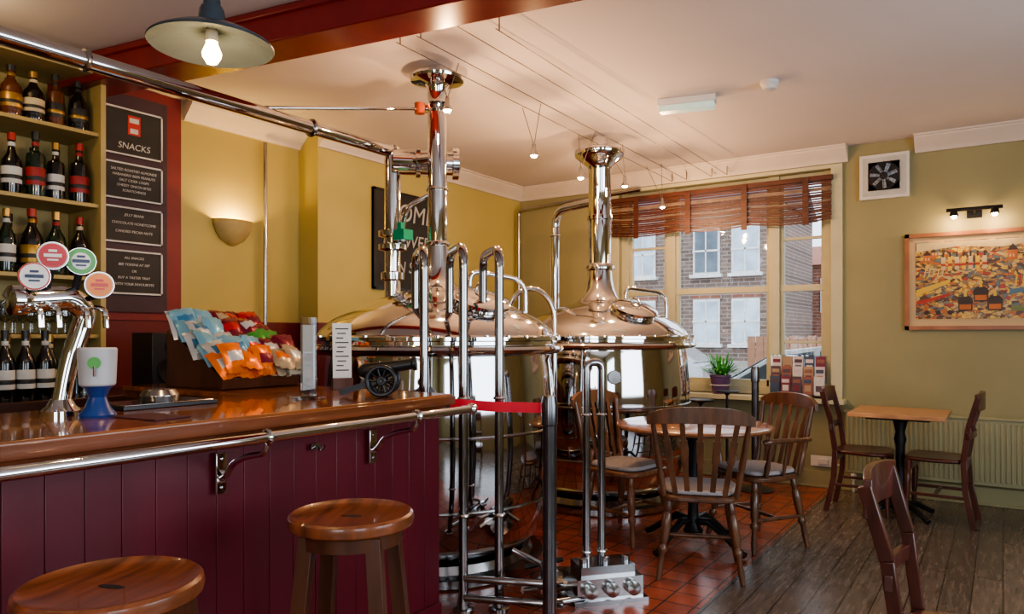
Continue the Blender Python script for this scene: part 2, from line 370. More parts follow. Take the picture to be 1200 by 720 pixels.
# ---------------------------------------------------------------- tanks
def tank(name,loc,kind):
    W=MB()
    W.lathe([(0,.0),(.60,.0),(.62,.01),(.62,.05),(.56,.06),(.54,.10),(.0,.10)],(0,0,0),CHB,64)
    prof=[(.0,.09),(.44,.09),(.53,.12),(.60,.19),(.655,.32),(.69,.5),(.70,.7),(.69,.95),(.675,1.12),(.665,1.19)]
    W.lathe(prof,(0,0,0),TANK,96)
    for z,r in((.40,.678),(.78,.702),):
        W.torus((0,0,z),r-.006,.009,CHB,seg=80,rs=8)
    W.lathe([(.66,1.185),(.70,1.19),(.735,1.205),(.745,1.22),(.735,1.235),(.70,1.245),(.70,1.262),(.725,1.268),(.725,1.285),(.69,1.295),(.66,1.30)],(0,0,0),CH,96)
    d=[(.69,1.288),(.67,1.325),(.60,1.385),(.50,1.44),(.38,1.49),(.27,1.525),(.20,1.545)]
    if kind==1: d+=[(.13,1.57),(.09,1.62),(.07,1.70),(.062,1.80),(.06,1.82)]; R=.056
    else: d+=[(.17,1.565),(.14,1.60),(.115,1.66),(.10,1.74),(.095,1.80)]; R=.090
    W.lathe(d,(0,0,0),DOME,96)
    if kind==1:
        W.torus((0,0,1.83),.062,.014,CH)
        W.lathe([(R,1.80),(R,2.60),(R+.02,2.61),(R+.03,2.63),(R+.02,2.65),(R,2.66),(R,2.74),(.07,2.765),(.12,2.775),(.155,2.785),(.16,2.80),(.155,2.815),(.06,2.82),(.055,2.868),(0,2.868)],(0,0,0),CH,48)
        W.torus((0,0,2.15),R+.004,.008,CH)
    else:
        W.lathe([(.095,1.80),(.115,1.805),(.12,1.82),(.115,1.84),(.10,1.85),(R,1.86),(R,2.2),(.10,2.205),(.10,2.235),(R,2.24),(.087,2.60),(.10,2.63),(.15,2.67),(.19,2.70),(.20,2.72),(.20,2.75),(.17,2.765),(.10,2.77),(.06,2.78),(.06,2.868),(0,2.868)],(0,0,0),CH,56)
    for k in range(36):
        a=2*math.pi*k/36; W.lathe([(0,-.008),(.012,-.006),(.012,.006),(0,.012)],(.715*math.cos(a),.715*math.sin(a),1.287),CH,8)
    a=-.35 if kind==1 else -.5
    T=Matrix.Rotation(a,4,'Z')@Matrix.Rotation(.42,4,'Y')
    cx,cy=.44*math.cos(a),.44*math.sin(a)
    W.lathe([(.0,-.06),(.16,-.06),(.16,.015),(.175,.02),(.175,.035),(.16,.045),(.08,.06),(0,.065)],(cx,cy,1.465),CH,40,T)
    h=[Vector(p) for p in((-.05,0,.05),(-.05,0,.10),(.05,0,.10),(.05,0,.05))]
    W.tube(rp([T@p+Vector((cx,cy,1.465)) for p in h],.03),.008,CH)
    b=a+1.0
    W.tube(rp([(.52*math.cos(b),.52*math.sin(b),1.40),(.52*math.cos(b),.52*math.sin(b),1.62),(.25*math.cos(a+.3),.25*math.sin(a+.3),1.66),(.25*math.cos(a+.3),.25*math.sin(a+.3),1.53)],.12,10),.015,CH)
    g=-.95; T=Matrix.Rotation(g,4,'Z')@Matrix.Rotation(math.pi/2,4,'Y')
    W.lathe([(0,0),(.045,0),(.05,.02),(.045,.03),(0,.03)],(.68*math.cos(g),.68*math.sin(g),1.0),CHB,28,T)
    return W.done(name,loc,0,bevel=0)
T1=(-2.755,3.285,0); T2=(-2.647,5.15,0)
tank('brewing_tank',T1,1); tank('brewing_tank.001',T2,2)
W=MB()
PX=-3.05
W.tube(rp([(PX,-1.6,2.40),(PX,3.18,2.40),(PX,3.19,2.40)],.02),.036,CH,24)
for y in(.2,1.45,2.6): W.torus((PX,y,2.40),.038,.011,CHB,Matrix.Rotation(math.pi/2,4,'X'))
W.lathe([(.05,1.42),(.075,1.43),(.075,1.46),(.05,1.47),(.048,1.62),(.07,1.63),(.07,1.67),(.048,1.68),(.048,1.80),(.085,1.81),(.085,1.84),(.05,1.85),(.05,1.88),(.085,1.89),(.085,1.92),(.05,1.93),(.048,2.30),(.05,2.38),(.045,2.42),(.03,2.44),(0,2.445)],(PX,3.22,0),CH,36)
W.lathe([(0,-.24),(.065,-.24),(.075,-.23),(.075,-.1),(.09,-.095),(.09,-.07),(.07,-.065),(.07,.12),(.095,.125),(.095,.16),(.05,.17),(0,.175)],(-2.86,3.36,2.335),CH,32,Matrix.Rotation(.75,4,'Z')@Matrix.Rotation(math.pi/2,4,'Y'))
W.tube([(PX,3.22,2.335),(-2.755,3.285,2.335)],.03,CH)
W.tube([(PX,2.30,2.43),(-2.755,3.285,2.625)],.009,CH)
W.lathe([(0,-.03),(.03,-.03),(.03,.03),(0,.03)],(-2.79,3.17,2.605),mat('copper_red',(.35,.08,.04),.3,.7),16)
W.box((-2.90,3.15,1.88),(.08,.08,.06),GREEN); W.box((-2.90,3.13,1.93),(.03,.03,.04),GREEN)
W.tube([(PX,3.22,1.86),(-2.90,3.15,1.86)],.018,CH)
W.tube(rp([(PX,3.25,1.74),(-2.92,3.2,2.05),(-2.80,3.26,2.12)],.05),.014,CH)
W.done('steam_pipework')
def ppt(px,d,z):
    a=(px-600)/850; return (d*(.828*a-.5606),d*(.5606*a+.828),z)
W=MB()
TB=mat('pipe_dark_steel',(.36,.36,.37),.13,1.0)
def U(W,px,d,top,px2,d2,zlow):
    a=ppt(px,d,0); b=ppt(px2,d2,0)
    W.tube(rp([(a[0],a[1],.03),(a[0],a[1],top),(b[0],b[1],top),(b[0],b[1],zlow)],.10,12),.022,TB,16)
    W.lathe([(0,0),(.05,0),(.05,.015),(.03,.02),(.025,.06),(0,.06)],(a[0],a[1],0),CHB,20)
    W.torus((a[0],a[1],.45),.023,.008,CH); W.torus((a[0],a[1],1.0),.023,.007,CH)
U(W,497,3.42,1.71,487,3.78,1.33)
U(W,543,3.40,1.72,527,3.75,1.40)
U(W,585,3.42,1.71,566,3.80,1.38)
for z in(.07,.16):
    p0=ppt(545,3.38,z);p1=ppt(660,3.30,z); W.tube([p0,p1],.018,TB)
p=ppt(640,3.42,.11)
W.lathe([(0,0),(.05,0),(.055,.03),(.03,.05),(.02,.09),(.045,.10),(.045,.115),(0,.12)],p,CHB,20)
W.tube([ppt(615,3.42,.2),ppt(660,3.42,.24)],.012,IRON)
W.tube([ppt(600,3.36,.30),ppt(632,3.36,.24),ppt(640,3.42,.16)],.014,TB)
W.lathe([(0,0),(.13,0),(.15,.01),(.15,.06),(.11,.075),(0,.08)],ppt(655,3.72,0),CHB,32)
W.done('brewing_transfer_pipes')
W=MB()
W.bb(-.18,.16,-.12,.10,.02,.12,CHB); W.bb(-.15,.13,-.09,.07,.12,.17,TB); W.bb(-.20,.18,-.14,.12,0,.02,TB)
for x in(-.12,-.01,.10):
    W.lathe([(0,-.02),(.030,-.02),(.034,-.012),(.034,.03),(0,.04)],(x,-.125,.07),CHB,20,Matrix.Rotation(math.pi/2,4,'X'))
    W.lathe([(0,0),(.022,0),(.022,.03),(0,.035)],(x,-.04,.17),TB,16)
W.tube(rp([(-.09,.0,.1),(-.09,.0,1.16),(-.01,.0,1.16),(-.01,.0,.1)],.04,8),.020,TB,16)
for z in(.22,.9): W.torus((-.09,0,z),.022,.006,CH); W.torus((-.01,0,z),.022,.006,CH)
W.tube([(-.15,0,.06),(-.42,0,.06)],.024,CH); W.tube([(.0,.09,.06),(.0,.3,.06)],.022,CH)
W.tube([(-.12,-.1,.03),(-.35,-.14,.03)],.018,TB)
W.lathe([(0,0),(.05,0),(.05,.05),(0,.05)],(-.3,0,.03),CH,20)
W.done('brewing_pump',(-1.655,3.26,0),.85,bevel=.006)
W=MB()
W.tube(rp([(-2.647,5.15,2.36),(-3.17,5.34,2.36),(-3.17,5.34,1.38)],.16,12),.036,CH,20)
W.torus((-3.17,5.34,1.44),.042,.012,CH); W.torus((-3.17,5.34,2.14),.04,.009,CH)
W.done('vent_pipe')
W=MB()
W.tube(rp([(-4.28,6.45,.02),(-4.28,6.45,2.62),(-2.9,6.50,2.70)],.06),.02,CHB,14)
W.done('wall_conduit')
W=MB(); W.tube([(-4.52,3.42,.02),(-4.52,3.42,2.72)],.014,CHB,12); W.done('riser_pipe')
W=MB()
c=ppt(622,4.75,1.40)
W.tube([(c[0]+.155*math.cos(t)*.828,c[1]+.155*math.cos(t)*.56,c[2]+.20*math.sin(t)) for t in[math.pi*k/16 for k in range(17)]],.017,CH,12)
pa=(c[0]+.128,c[1]+.087); pb=(c[0]-.128,c[1]-.087)
W.tube([(pa[0],pa[1],1.40),(pa[0],pa[1],.05)],.017,CH); W.tube([(pb[0],pb[1],1.40),(pb[0],pb[1],.05)],.017,CH)
W.done('return_pipe')
# ---------------------------------------------------------------- barrier posts
def post(loc):
    W=MB()
    W.lathe([(0,0),(.15,0),(.155,.01),(.13,.02),(.04,.03),(.031,.04),(.030,.9),(.036,.905),(.037,.99),(.03,1.03),(0,1.035)],(0,0,0),PSTM,32)
    return W.done('barrier_post',loc)
q=ppt(644,3.18,0); post((q[0],q[1],0))
W=MB(); q=Vector((q[0],q[1])); e=Vector((-2.02,2.47)); dv=(e-q); st=q+dv.normalized()*.038
W.rail([(st.x,st.y),((st.x+e.x)/2,(st.y+e.y)/2),(e.x,e.y)],.003,[.955,.96,.975],[1.00,1.005,1.02],REDB); W.bb(-2.045,-2.005,2.451,2.49,.95,1.03,BLK); W.done('barrier_belt')
q=ppt(885,6.05,0); post((q[0],q[1],0))
# ---------------------------------------------------------------- chairs
def turned(W,p0,p1,prof,m,seg=12):
    p0=Vector(p0);p1=Vector(p1); W.tube([p0.lerp(p1,t) for t,_ in prof],[r for _,r in prof],m,seg)
LEGP=[(0,.015),(.08,.019),(.14,.020),(.16,.015),(.19,.022),(.3,.026),(.5,.023),(.56,.015),(.6,.024),(.64,.024),(.68,.014),(.85,.018),(.97,.014),(1,.013)]
def seatshape(W,w,d,z0,z1,m):
    n=28
    pts=[]
    for k in range(n):
        a=2*math.pi*k/n; c_,s_=math.cos(a),math.sin(a); e=.45
        x=w/2*math.copysign(abs(c_)**e,c_); y=d/2*math.copysign(abs(s_)**e,s_)
        if y<0: x*=.9
        pts.append((x,y))
    vs=[];rings=[(.93,z0),(1,z0+.008),(1,z1-.01),(.96,z1),(.6,z1-.006)]
    for k,z in rings: vs+=[(x*k,y*k,z) for x,y in pts]
    fs=[]
    for i in range(len(rings)-1):
        for k in range(n): fs.append((i*n+k,i*n+(k+1)%n,(i+1)*n+(k+1)%n,(i+1)*n+k))
    fs.append(tuple(range(n))); fs.append(tuple((len(rings)-1)*n+k for k in range(n)))
    W.add(vs,fs,m,True)
def spindle_chair(loc,rz,m,arms=False,cush=True,flat=True,cw=.24,name='farmhouse_chair'):
    W=MB()
    seatshape(W,.45,.43,.415,.45,m)
    for sx in(-1,1):
        for sy in(-1,1): turned(W,(sx*.155,sy*.145,.42),(sx*.215,sy*.205,0),LEGP,m)
        W.tube([Vector((sx*.188,-.178,.19)),Vector((sx*.188,0,.19)),Vector((sx*.188,.178,.19))],[.009,.014,.009],m)
    W.tube([(-.188,0,.19),(0,0,.19),(.188,0,.19)],[.009,.014,.009],m)
    top=.84
    def yb(x,z): return -.185-(z-.44)*.20-.035*(1-(x/cw)**2)*min(1,(z-.44)/.35)+.02
    for sx in(-1,1):
        turned(W,(sx*.185,-.165,.44),(sx*(cw-.025),yb(sx*cw,top)+.0,top+.02),[(0,.013),(.1,.016),(.3,.018),(.35,.012),(.4,.018),(.7,.016),(.9,.013),(1,.012)],m)
    ns=5
    for i in range(ns):
        t=(i-(ns-1)/2)/((ns-1)/2); x0=t*.125; x1=t*(cw-.085)
        p0=(x0,-.175,.445); p1=(x1,yb(x1,top),top+.01)
        if flat: W.slat(p0,p1,.028,.009,m); W.slat(Vector(p0).lerp(Vector(p1),.45),Vector(p0).lerp(Vector(p1),.75),.038,.010,m)
        else: turned(W,p0,p1,[(0,.008),(.35,.011),(.5,.008),(.7,.010),(1,.007)],m,8)
    n=16; P=[];zl=[];zh=[]
    for k in range(n+1):
        x=-cw+2*cw*k/n; u=x/cw
        P.append((x,yb(x,.88))); zl.append(.825+.012*(1-u*u)+.004); zh.append(.905+.022*(1-u*u)-.03*abs(u)**6)
    W.rail(P,.024,zl,zh,m)
    if arms:
        for sx in(-1,1):
            ap=rp([(sx*.225,-.22,.66),(sx*.25,-.05,.665),(sx*.25,.12,.665),(sx*.235,.15,.655)],.06)
            W.tube(ap,[.013+.005*(i/len(ap)) for i in range(len(ap))],m)
            turned(W,(sx*.205,.11,.44),(sx*.25,.10,.66),[(0,.012),(.3,.019),(.5,.012),(.7,.018),(1,.011)],m)
            turned(W,(sx*.21,-.02,.44),(sx*.25,-.02,.66),[(0,.009),(.4,.013),(.6,.009),(1,.009)],m)
    if cush: seatshape(W,.40,.38,.449,.478,CUSH)
    return W.done(name,loc,rz,bevel=.002)
def face(dx,dy): return math.atan2(dy,dx)-math.pi/2
spindle_chair((-1.385,3.88,0),face(-.36,.93),WCH,cw=.27)
spindle_chair((-1.28,4.62,0),face(-.55,-.83),WCH,arms=True,flat=True)
spindle_chair((-2.02,4.30,0),face(.97,-.18),WCHL,flat=True)
def side_chair(loc,rz,name='side_chair'):
    W=MB(); m=WMAH
    seatshape(W,.40,.38,.425,.455,m)
    for sx in(-1,1):
        turned(W,(sx*.165,.155,.43),(sx*.175,.175,0),[(0,.018),(.15,.02),(.2,.014),(.25,.021),(.6,.018),(.65,.013),(.7,.018),(1,.013)],m)
        P=[(sx*.175,-.23,0),(sx*.17,-.18,.25),(sx*.17,-.17,.45),(sx*.18,-.20,.68),(sx*.19,-.255,.88)]
        for a,b in zip(P[:-1],P[1:]): W.slat(a,b,.028,.036,m)
        W.slat((sx*.17,-.17,.2),(sx*.17,.16,.2),.02,.02,m)
    W.bb(-.17,.17,-.01,.01,.19,.21,m)
    W.bb(-.165,.165,.13,.15,.37,.425,m); W.bb(-.165,.165,-.18,-.16,.37,.425,m)
    n=12
    for z0,z1,y in((.79,.90,-.245),(.60,.645,-.195)):
        P=[];zl=[];zh=[]
        for k in range(n+1):
            x=-.20+.40*k/n;u=x/.2; P.append((x,y-.025*(1-u*u))); zl.append(z0); zh.append(z1+(.012*(1-u*u) if z0>.7 else 0))
        W.rail(P,.022,zl,zh,m)
    return W.done(name,loc,rz,bevel=.003)
side_chair((-.85,5.90,0),face(1,0)); side_chair((-.38,5.88,0),face(-1,.05)); side_chair((-.055,2.39,0),face(1,-.04))
# ---------------------------------------------------------------- tables
W=MB()
W.lathe([(0,.722),(.44,.722),(.46,.728),(.468,.738),(.465,.748),(.455,.752),(0,.752)],(0,0,0),WTAB,64)
W.lathe([(0,.06),(.05,.06),(.06,.10),(.035,.14),(.03,.25),(.045,.30),(.03,.35),(.028,.6),(.05,.68),(.12,.71),(.12,.722),(0,.722)],(0,0,0),IRON,28)
for k in range(4):
    a=math.pi/4+k*math.pi/2+.2; c_,s_=math.cos(a),math.sin(a)
    pts=[(.03,.16),(.12,.17),(.22,.11),(.32,.04),(.36,.022)]
    W.tube([(r*c_,r*s_,z) for r,z in pts],[.022,.024,.02,.018,.021],IRON,10)
    W.tube([(r*c_,r*s_,z) for r,z in((.03,.68),(.14,.70),(.26,.715))],[.018,.014,.01],IRON,8)
W.done('round_pub_table',(-1.575,4.31,0),.3)
W=MB()
W.box((0,0,.735),(.60,.60,.03),WLT); W.box((0,0,.71),(.40,.40,.02),IRON)
W.lathe([(0,.05),(.06,.05),(.065,.08),(.035,.12),(.04,.2),(.03,.25),(.03,.5),(.042,.55),(.03,.6),(.05,.68),(.09,.70),(0,.705)],(0,0,0),IRON,24)
for k in range(4):
    a=math.pi/4+k*math.pi/2
    W.tube([(r*math.cos(a),r*math.sin(a),z) for r,z in((.03,.09),(.14,.08),(.24,.03),(.27,.02))],[.022,.022,.018,.02],IRON,10)
W.done('square_pub_table',(-.61,5.86,0),0,bevel=.004)
# ---------------------------------------------------------------- radiator, sockets
RAD=mat('radiator_paint',(.32,.305,.17),.45,var=.04)
W=MB()
W.bb(-1.08,.9,YB-.075,YB-.045,.16,.66,RAD)
for i in range(60): W.bb(-1.07+i*.033,-1.052+i*.033,YB-.083,YB-.07,.19,.63,RAD)
W.bb(-1.09,.91,YB-.09,YB-.04,.655,.675,RAD)
W.bb(-.6,-.57,YB-.05,YB-.005,.3,.5,RAD); W.bb(.5,.53,YB-.05,YB-.005,.3,.5,RAD)
W.tube([(-1.02,YB-.06,0),(-1.02,YB-.06,.18)],.009,WHT); W.lathe([(0,0),(.02,0),(.022,.05),(0,.055)],(-1.02,YB-.06,.1),WHT,14)
W.done('radiator',bevel=.003)
W=MB(); W.bb(-1.36,-1.19,YB-.03,YB-.023,.18,.27,WHT); W.bb(-1.30,-1.22,YB-.045,YB-.03,.2,.25,WHT)
W.tube(rp([(-1.2,YB-.035,.22),(-1.12,YB-.035,.2),(-1.1,YB-.035,.30)],.03),.005,WHT); W.done('wall_socket',bevel=.003)
# ---------------------------------------------------------------- fan vent, picture
W=MB()
fx,fz=-.797,2.58; T=Matrix.Rotation(math.pi/2,4,'X')
W.bb(fx-.18,fx+.18,YB-.05,YB-.001,fz-.18,fz+.18,WHT); W.bb(fx-.155,fx+.155,YB-.056,YB-.05,fz-.155,fz+.155,mat('fan_grey',(.50,.49,.45),.5))
W.bb(fx-.115,fx+.115,YB-.060,YB-.054,fz-.115,fz+.115,BLK)
for k in range(7):
    a=k*math.pi*2/7; W.slat((fx+.02*math.cos(a),YB-.062,fz+.02*math.sin(a)),(fx+.10*math.cos(a+.3),YB-.064,fz+.10*math.sin(a+.3)),.032,.003,mat('fan_blade',(.30,.36,.44),.3),side=(math.sin(a),0.4,-math.cos(a)))
for r in(.05,.085,.112): W.torus((fx,YB-.07,fz),r,.0016,BLK,T,seg=28,rs=6)
for k in range(8):
    a=k*math.pi/8; W.slat((fx-.12*math.cos(a),YB-.07,fz-.12*math.sin(a)),(fx+.12*math.cos(a),YB-.07,fz+.12*math.sin(a)),.003,.003,BLK)
W.lathe([(0,0),(.03,0),(.03,.012),(0,.014)],(fx,YB-.062,fz),BLK,16,T)
for sx in(-1,1):
    for sz in(-1,1): W.slat((fx+sx*.065,YB-.058,fz+sz*.12),(fx+sx*.12,YB-.058,fz+sz*.065),.04,.004,MC['fan_grey'],side=(sx,0,sz))
W.done('extractor_fan',bevel=.003)
def artmat():
    m=bpy.data.materials.new('painting_art'); m.use_nodes=True; nt=m.node_tree; b=nt.nodes['Principled BSDF']; b.inputs['Roughness'].default_value=.35
    tc=nt.nodes.new('ShaderNodeTexCoord'); v=nt.nodes.new('ShaderNodeTexVoronoi'); v.inputs['Scale'].default_value=34
    mp=nt.nodes.new('ShaderNodeMapping'); mp.inputs['Scale'].default_value=(1,1,1.7); mp.inputs['Rotation'].default_value=(0,.4,0); nt.links.new(tc.outputs['Object'],mp.inputs[0])
    n=nt.nodes.new('ShaderNodeTexNoise'); n.inputs['Scale'].default_value=9; nt.links.new(mp.outputs[0],n.inputs[0])
    mx=nt.nodes.new('ShaderNodeMix'); mx.data_type='RGBA'; mx.inputs[0].default_value=.12; nt.links.new(mp.outputs[0],mx.inputs[6]); nt.links.new(n.outputs['Color'],mx.inputs[7])
    nt.links.new(mx.outputs[2],v.inputs['Vector'])
    sp=nt.nodes.new('ShaderNodeSeparateColor'); nt.links.new(v.outputs['Color'],sp.inputs[0])
    r=nt.nodes.new('ShaderNodeValToRGB'); r.color_ramp.interpolation='CONSTANT'; e=r.color_ramp.elements
    cols=[(0,(.62,.40,.10)),(.16,(.38,.22,.07)),(.3,(.10,.05,.03)),(.44,(.50,.38,.18)),(.54,(.12,.15,.16)),(.62,(.45,.14,.03)),(.76,(.66,.44,.06)),(.86,(.20,.17,.11)),(.93,(.38,.05,.03))]
    e[0].color=cols[0][1]+(1,); e[1].position=cols[1][0]; e[1].color=cols[1][1]+(1,)
    for p,c_ in cols[2:]:
        k=e.new(p); k.color=c_+(1,)
    nt.links.new(sp.outputs[0],r.inputs[0])
    w=nt.nodes.new('ShaderNodeTexVoronoi'); w.feature='DISTANCE_TO_EDGE'; w.inputs['Scale'].default_value=34; nt.links.new(mx.outputs[2],w.inputs['Vector'])
    rr=nt.nodes.new('ShaderNodeValToRGB'); rr.color_ramp.elements[0].color=(.1,.06,.04,1); rr.color_ramp.elements[1].position=.06; rr.color_ramp.elements[1].color=(1,1,1,1)
    nt.links.new(w.outputs['Distance'],rr.inputs[0])
    mm=nt.nodes.new('ShaderNodeMix'); mm.data_type='RGBA'; mm.blend_type='MULTIPLY'; mm.inputs[0].default_value=1
    nt.links.new(r.outputs[0],mm.inputs[6]); nt.links.new(rr.outputs[0],mm.inputs[7]); nt.links.new(mm.outputs[2],b.inputs['Base Color']); return m
PF=mat('picture_frame_wood',(.32,.13,.06),.35,var=.2); MNT=mat('picture_mount',(.56,.41,.23),.7,var=.03)
W=MB()
x0,x1,z0,z1=-.65,.29,1.335,2.095
W.bb(x0,x1,YB-.012,YB-.001,z0,z1,MNT); W.bb(x0+.075,x1-.075,YB-.016,YB-.012,z0+.085,z1-.07,artmat())
for a in((x0,x1,z0,z0+.03),(x0,x1,z1-.03,z1),(x0,x0+.03,z0,z1),(x1-.03,x1,z0,z1)): W.bb(a[0],a[1],YB-.035,YB-.001,a[2],a[3],PF)
AY=mat('art_yellow',(.66,.44,.06),.5); AB=mat('art_dark',(.05,.035,.03),.5); AC=mat('art_cream',(.55,.44,.25),.5); AO=mat('art_orange',(.48,.15,.04),.5); AG=mat('art_green',(.16,.20,.07),.5); ABL=mat('art_blue',(.10,.18,.26),.5); AR=mat('art_red',(.42,.05,.03),.5)
yy=YB-.016
W.prism([(-.57,1.95),(-.30,1.98),(.0,1.96),(.21,1.99),(.21,2.02),(-.57,2.02)],'Y',yy-.0015,yy,AC)
for i in range(7):
    xx=-.40+i*.045; W.bb(xx,xx+.028,yy-.002,yy,1.80,1.90,AY if i%2 else AC); W.bb(xx+.008,xx+.020,yy-.002,yy,1.90,1.94,AB); W.bb(xx,xx+.028,yy-.003,yy,1.83,1.85,AR)
for xx,zz,s_ in((-.52,1.86,1),(.03,1.86,1.2),(.12,1.83,.9),(-.47,1.90,.7)):
    W.bb(xx,xx+.05*s_,yy-.002,yy,zz,zz+.06*s_,AO); W.prism([(xx-.005,zz+.06*s_),(xx+.055*s_,zz+.06*s_),(xx+.025*s_,zz+.10*s_)],'Y',yy-.003,yy,AB)
    for k in(0,1): W.bb(xx+.01+k*.02,xx+.02+k*.02,yy-.003,yy,zz+.02,zz+.04,AC)
for xx,zz in((-.14,1.62),(-.24,1.55),(-.05,1.55)):
    W.lathe([(0,0),(.05,0),(.05,.002),(0,.002)],(xx,yy,zz),AB,24,T); W.bb(xx-.045,xx+.045,yy-.003,yy,zz-.07,zz,AB); W.bb(xx-.038,xx+.038,yy-.0035,yy,zz-.06,zz-.02,AO); W.prism([(xx-.012,zz+.04),(xx+.012,zz+.04),(xx,zz+.10)],'Y',yy-.003,yy,AY)
for k in range(5): W.lathe([(0,0),(.018,0),(.018,.003),(0,.003)],(-.50+k*.04,yy,1.47+.01*(k%2)),AO if k%2 else AB,14,T)
for k in range(6):
    W.prism([(.07+k*.022,1.66),(.084+k*.022,1.66),(.09+k*.022,1.75),(.082+k*.022,1.75)],'Y',yy-.002,yy,AR if k%2 else AY)
W.prism([(-.57,1.60),(-.34,1.70),(-.34,1.73),(-.57,1.65)],'Y',yy-.002,yy,AY); W.prism([(-.57,1.53),(-.34,1.60),(-.34,1.62),(-.57,1.56)],'Y',yy-.002,yy,AR)
W.prism([(.04,1.60),(.21,1.63),(.21,1.655),(.04,1.64)],'Y',yy-.002,yy,ABL); W.prism([(.05,1.48),(.21,1.46),(.21,1.50),(.05,1.52)],'Y',yy-.002,yy,AG)
for k in range(5): W.prism([(-.52+k*.03,1.75),(-.512+k*.03,1.75),(-.50+k*.03,1.81),(-.508+k*.03,1.81)],'Y',yy-.002,yy,AC)
W.done('framed_painting')
W=MB(); lx=-.181
W.bb(lx-.05,lx+.05,YB-.02,YB-.001,2.19,2.25,IRON); W.tube([(lx,YB-.02,2.22),(lx,YB-.10,2.25)],.008,IRON)
W.tube([(lx-.18,YB-.10,2.25),(lx+.18,YB-.10,2.25)],.014,IRON)
for dx in(-.13,.13):
    W.lathe([(.0,.05),(.02,.05),(.032,.0),(.03,.0),(.0,.03)],(lx+dx,YB-.11,2.20),IRON,18)
    W.lathe([(0,-.02),(.016,-.012),(.02,.0),(.012,.02),(0,.022)],(lx+dx,YB-.11,2.20),WARM,14)
o=W.done('picture_lamp')
for dx in(-.13,.13): light('picture_bulb','POINT',(lx+dx,YB-.12,2.15),2.6,(1,.66,.34),o,.02)
# ---------------------------------------------------------------- sill things
W=MB(); px,py=-2.13,YB-.055
POT=mat('pot_purple',(.13,.07,.17),.4); LEAF=mat('leaf_green',(.07,.38,.05),.5,var=.4)
W.lathe([(0,0),(.06,0),(.08,.13),(.085,.135),(.085,.15),(.075,.15),(.07,.14),(0,.135)],(0,0,0),POT,28)
W.torus((0,0,.07),.073,.004,WHT,seg=24,rs=6)
for k in range(130):
    a=random.uniform(0,6.28); l=random.uniform(.10,.24); e=random.uniform(.3,1.4)
    d=Vector((math.cos(a)*math.cos(e),math.sin(a)*math.cos(e)*.45,math.sin(e)))
    p0=Vector((math.cos(a)*.03,math.sin(a)*.03,.14)); p1=p0+d*l*.7; p2=p0+d*l+Vector((0,0,-.04))
    sd=d.cross(Vector((0,0,1))).normalized()
    W.add([p0-sd*.003,p0+sd*.003,p1+sd*.012,p1-sd*.012,p2],[(0,1,2,3),(3,2,4)],LEAF)
W.done('potted_plant',(px,py,WZ0),scale=1.15)
W=MB()
cols=[mat('leaflet_%d'%i,c,.6) for i,c in enumerate([(.62,.60,.56),(.20,.04,.07),(.4,.28,.18),(.10,.07,.09),(.6,.5,.52),(.28,.12,.09),(.06,.09,.15)])]
for r in range(3):
    for k in range(5):
        m_=cols[(r*3+k*2)%7]; z=.10+(2-r)*.085; x=-.18+k*.09
        W.box((x,.05-r*.035,z),(.08,.004,.16),m_)
        W.box((x,.047-r*.035,z+.04),(.06,.002,.03),cols[(k+r+1)%7]); W.box((x,.047-r*.035,z-.02),(.05,.002,.05),cols[(k+r+4)%7])
W.bb(-.23,.23,-.06,.07,0,.03,ACR); W.bb(-.23,.23,.06,.065,0,.36,ACR)
W.done('leaflet_rack',(-1.46,YB-.078,WZ0))
W=MB()
W.lathe([(0,.0),(.10,.0),(.10,.01),(.012,.02),(.010,.70),(.03,.72),(.11,.735),(.115,.745),(.11,.75),(0,.75)],(0,0,0),IRON,28)
W.lathe([(0,.0),(.09,.0),(.09,.01),(.012,.02),(.010,.78),(.03,.80),(.10,.81),(.10,.82),(0,.825)],(.18,.14,0),IRON,28)
W.done('iron_plant_stand',(-2.12,5.98,0))
# ---------------------------------------------------------------- ceiling fixtures
W=MB()
W.bb(-.19,.19,-.05,.05,-.045,0,WHT); W.bb(-.18,.18,-.045,.045,-.085,-.045,mat('diffuser',(.5,.62,.56),.3,emit=.3,ecol=(.7,1,.85)))
W.done('emergency_light',(-1.74,4.64,CZ),.25,bevel=.006)
W=MB(); W.lathe([(0,0),(.055,0),(.055,-.02),(.045,-.03),(.04,-.05),(.02,-.06),(0,-.06)],(0,0,0),WHT,28); W.done('smoke_detector',(-1.20,4.62,CZ))
SP=[(-2.49,3.93,2.45),(-2.52,3.09,2.53),(-2.56,4.68,2.45),(-2.42,5.13,2.45),(-2.43,5.90,2.40)]
WIRE=mat('cable',(.16,.13,.11),.4,.5)
W=MB()
for x,yn in((-2.44,2.75),(-2.58,2.75),(-2.20,2.75),(-2.06,2.9)):
    W.tube([(x,yn,2.80),(x,6.5,2.74)],.0025,WIRE,6)
    for y,z in((yn+.03,2.80),(6.5,2.74)): W.tube([(x,y,z),(x,y,CZ)],.004,WIRE,6)
for x,y,z in SP:
    W.tube([(-2.44,y,2.77),(x,y,z+.06)],.0025,WIRE,6); W.tube([(-2.58,y,2.77),(x,y,z+.06)],.0025,WIRE,6)
    W.lathe([(0,.075),(.012,.07),(.013,.03),(.030,.0),(.032,-.006),(.027,-.006),(.0,.015)],(x,y,z),CHB,16)
    W.lathe([(0,-.018),(.016,-.013),(.023,.0),(.010,.012),(0,.014)],(x,y,z),WARM,12)
o=W.done('cable_spotlights')
for x,y,z in SP: light('halogen_bulb','POINT',(x,y,z-.04),24,(1,.57,.28),o,.02)
BLU=mat('enamel_blue_grey',(.05,.07,.09),.25,.3); PBG=mat('pendant_bulb_glass',(1,.8,.45),.3,emit=40,ecol=(1,.60,.18))
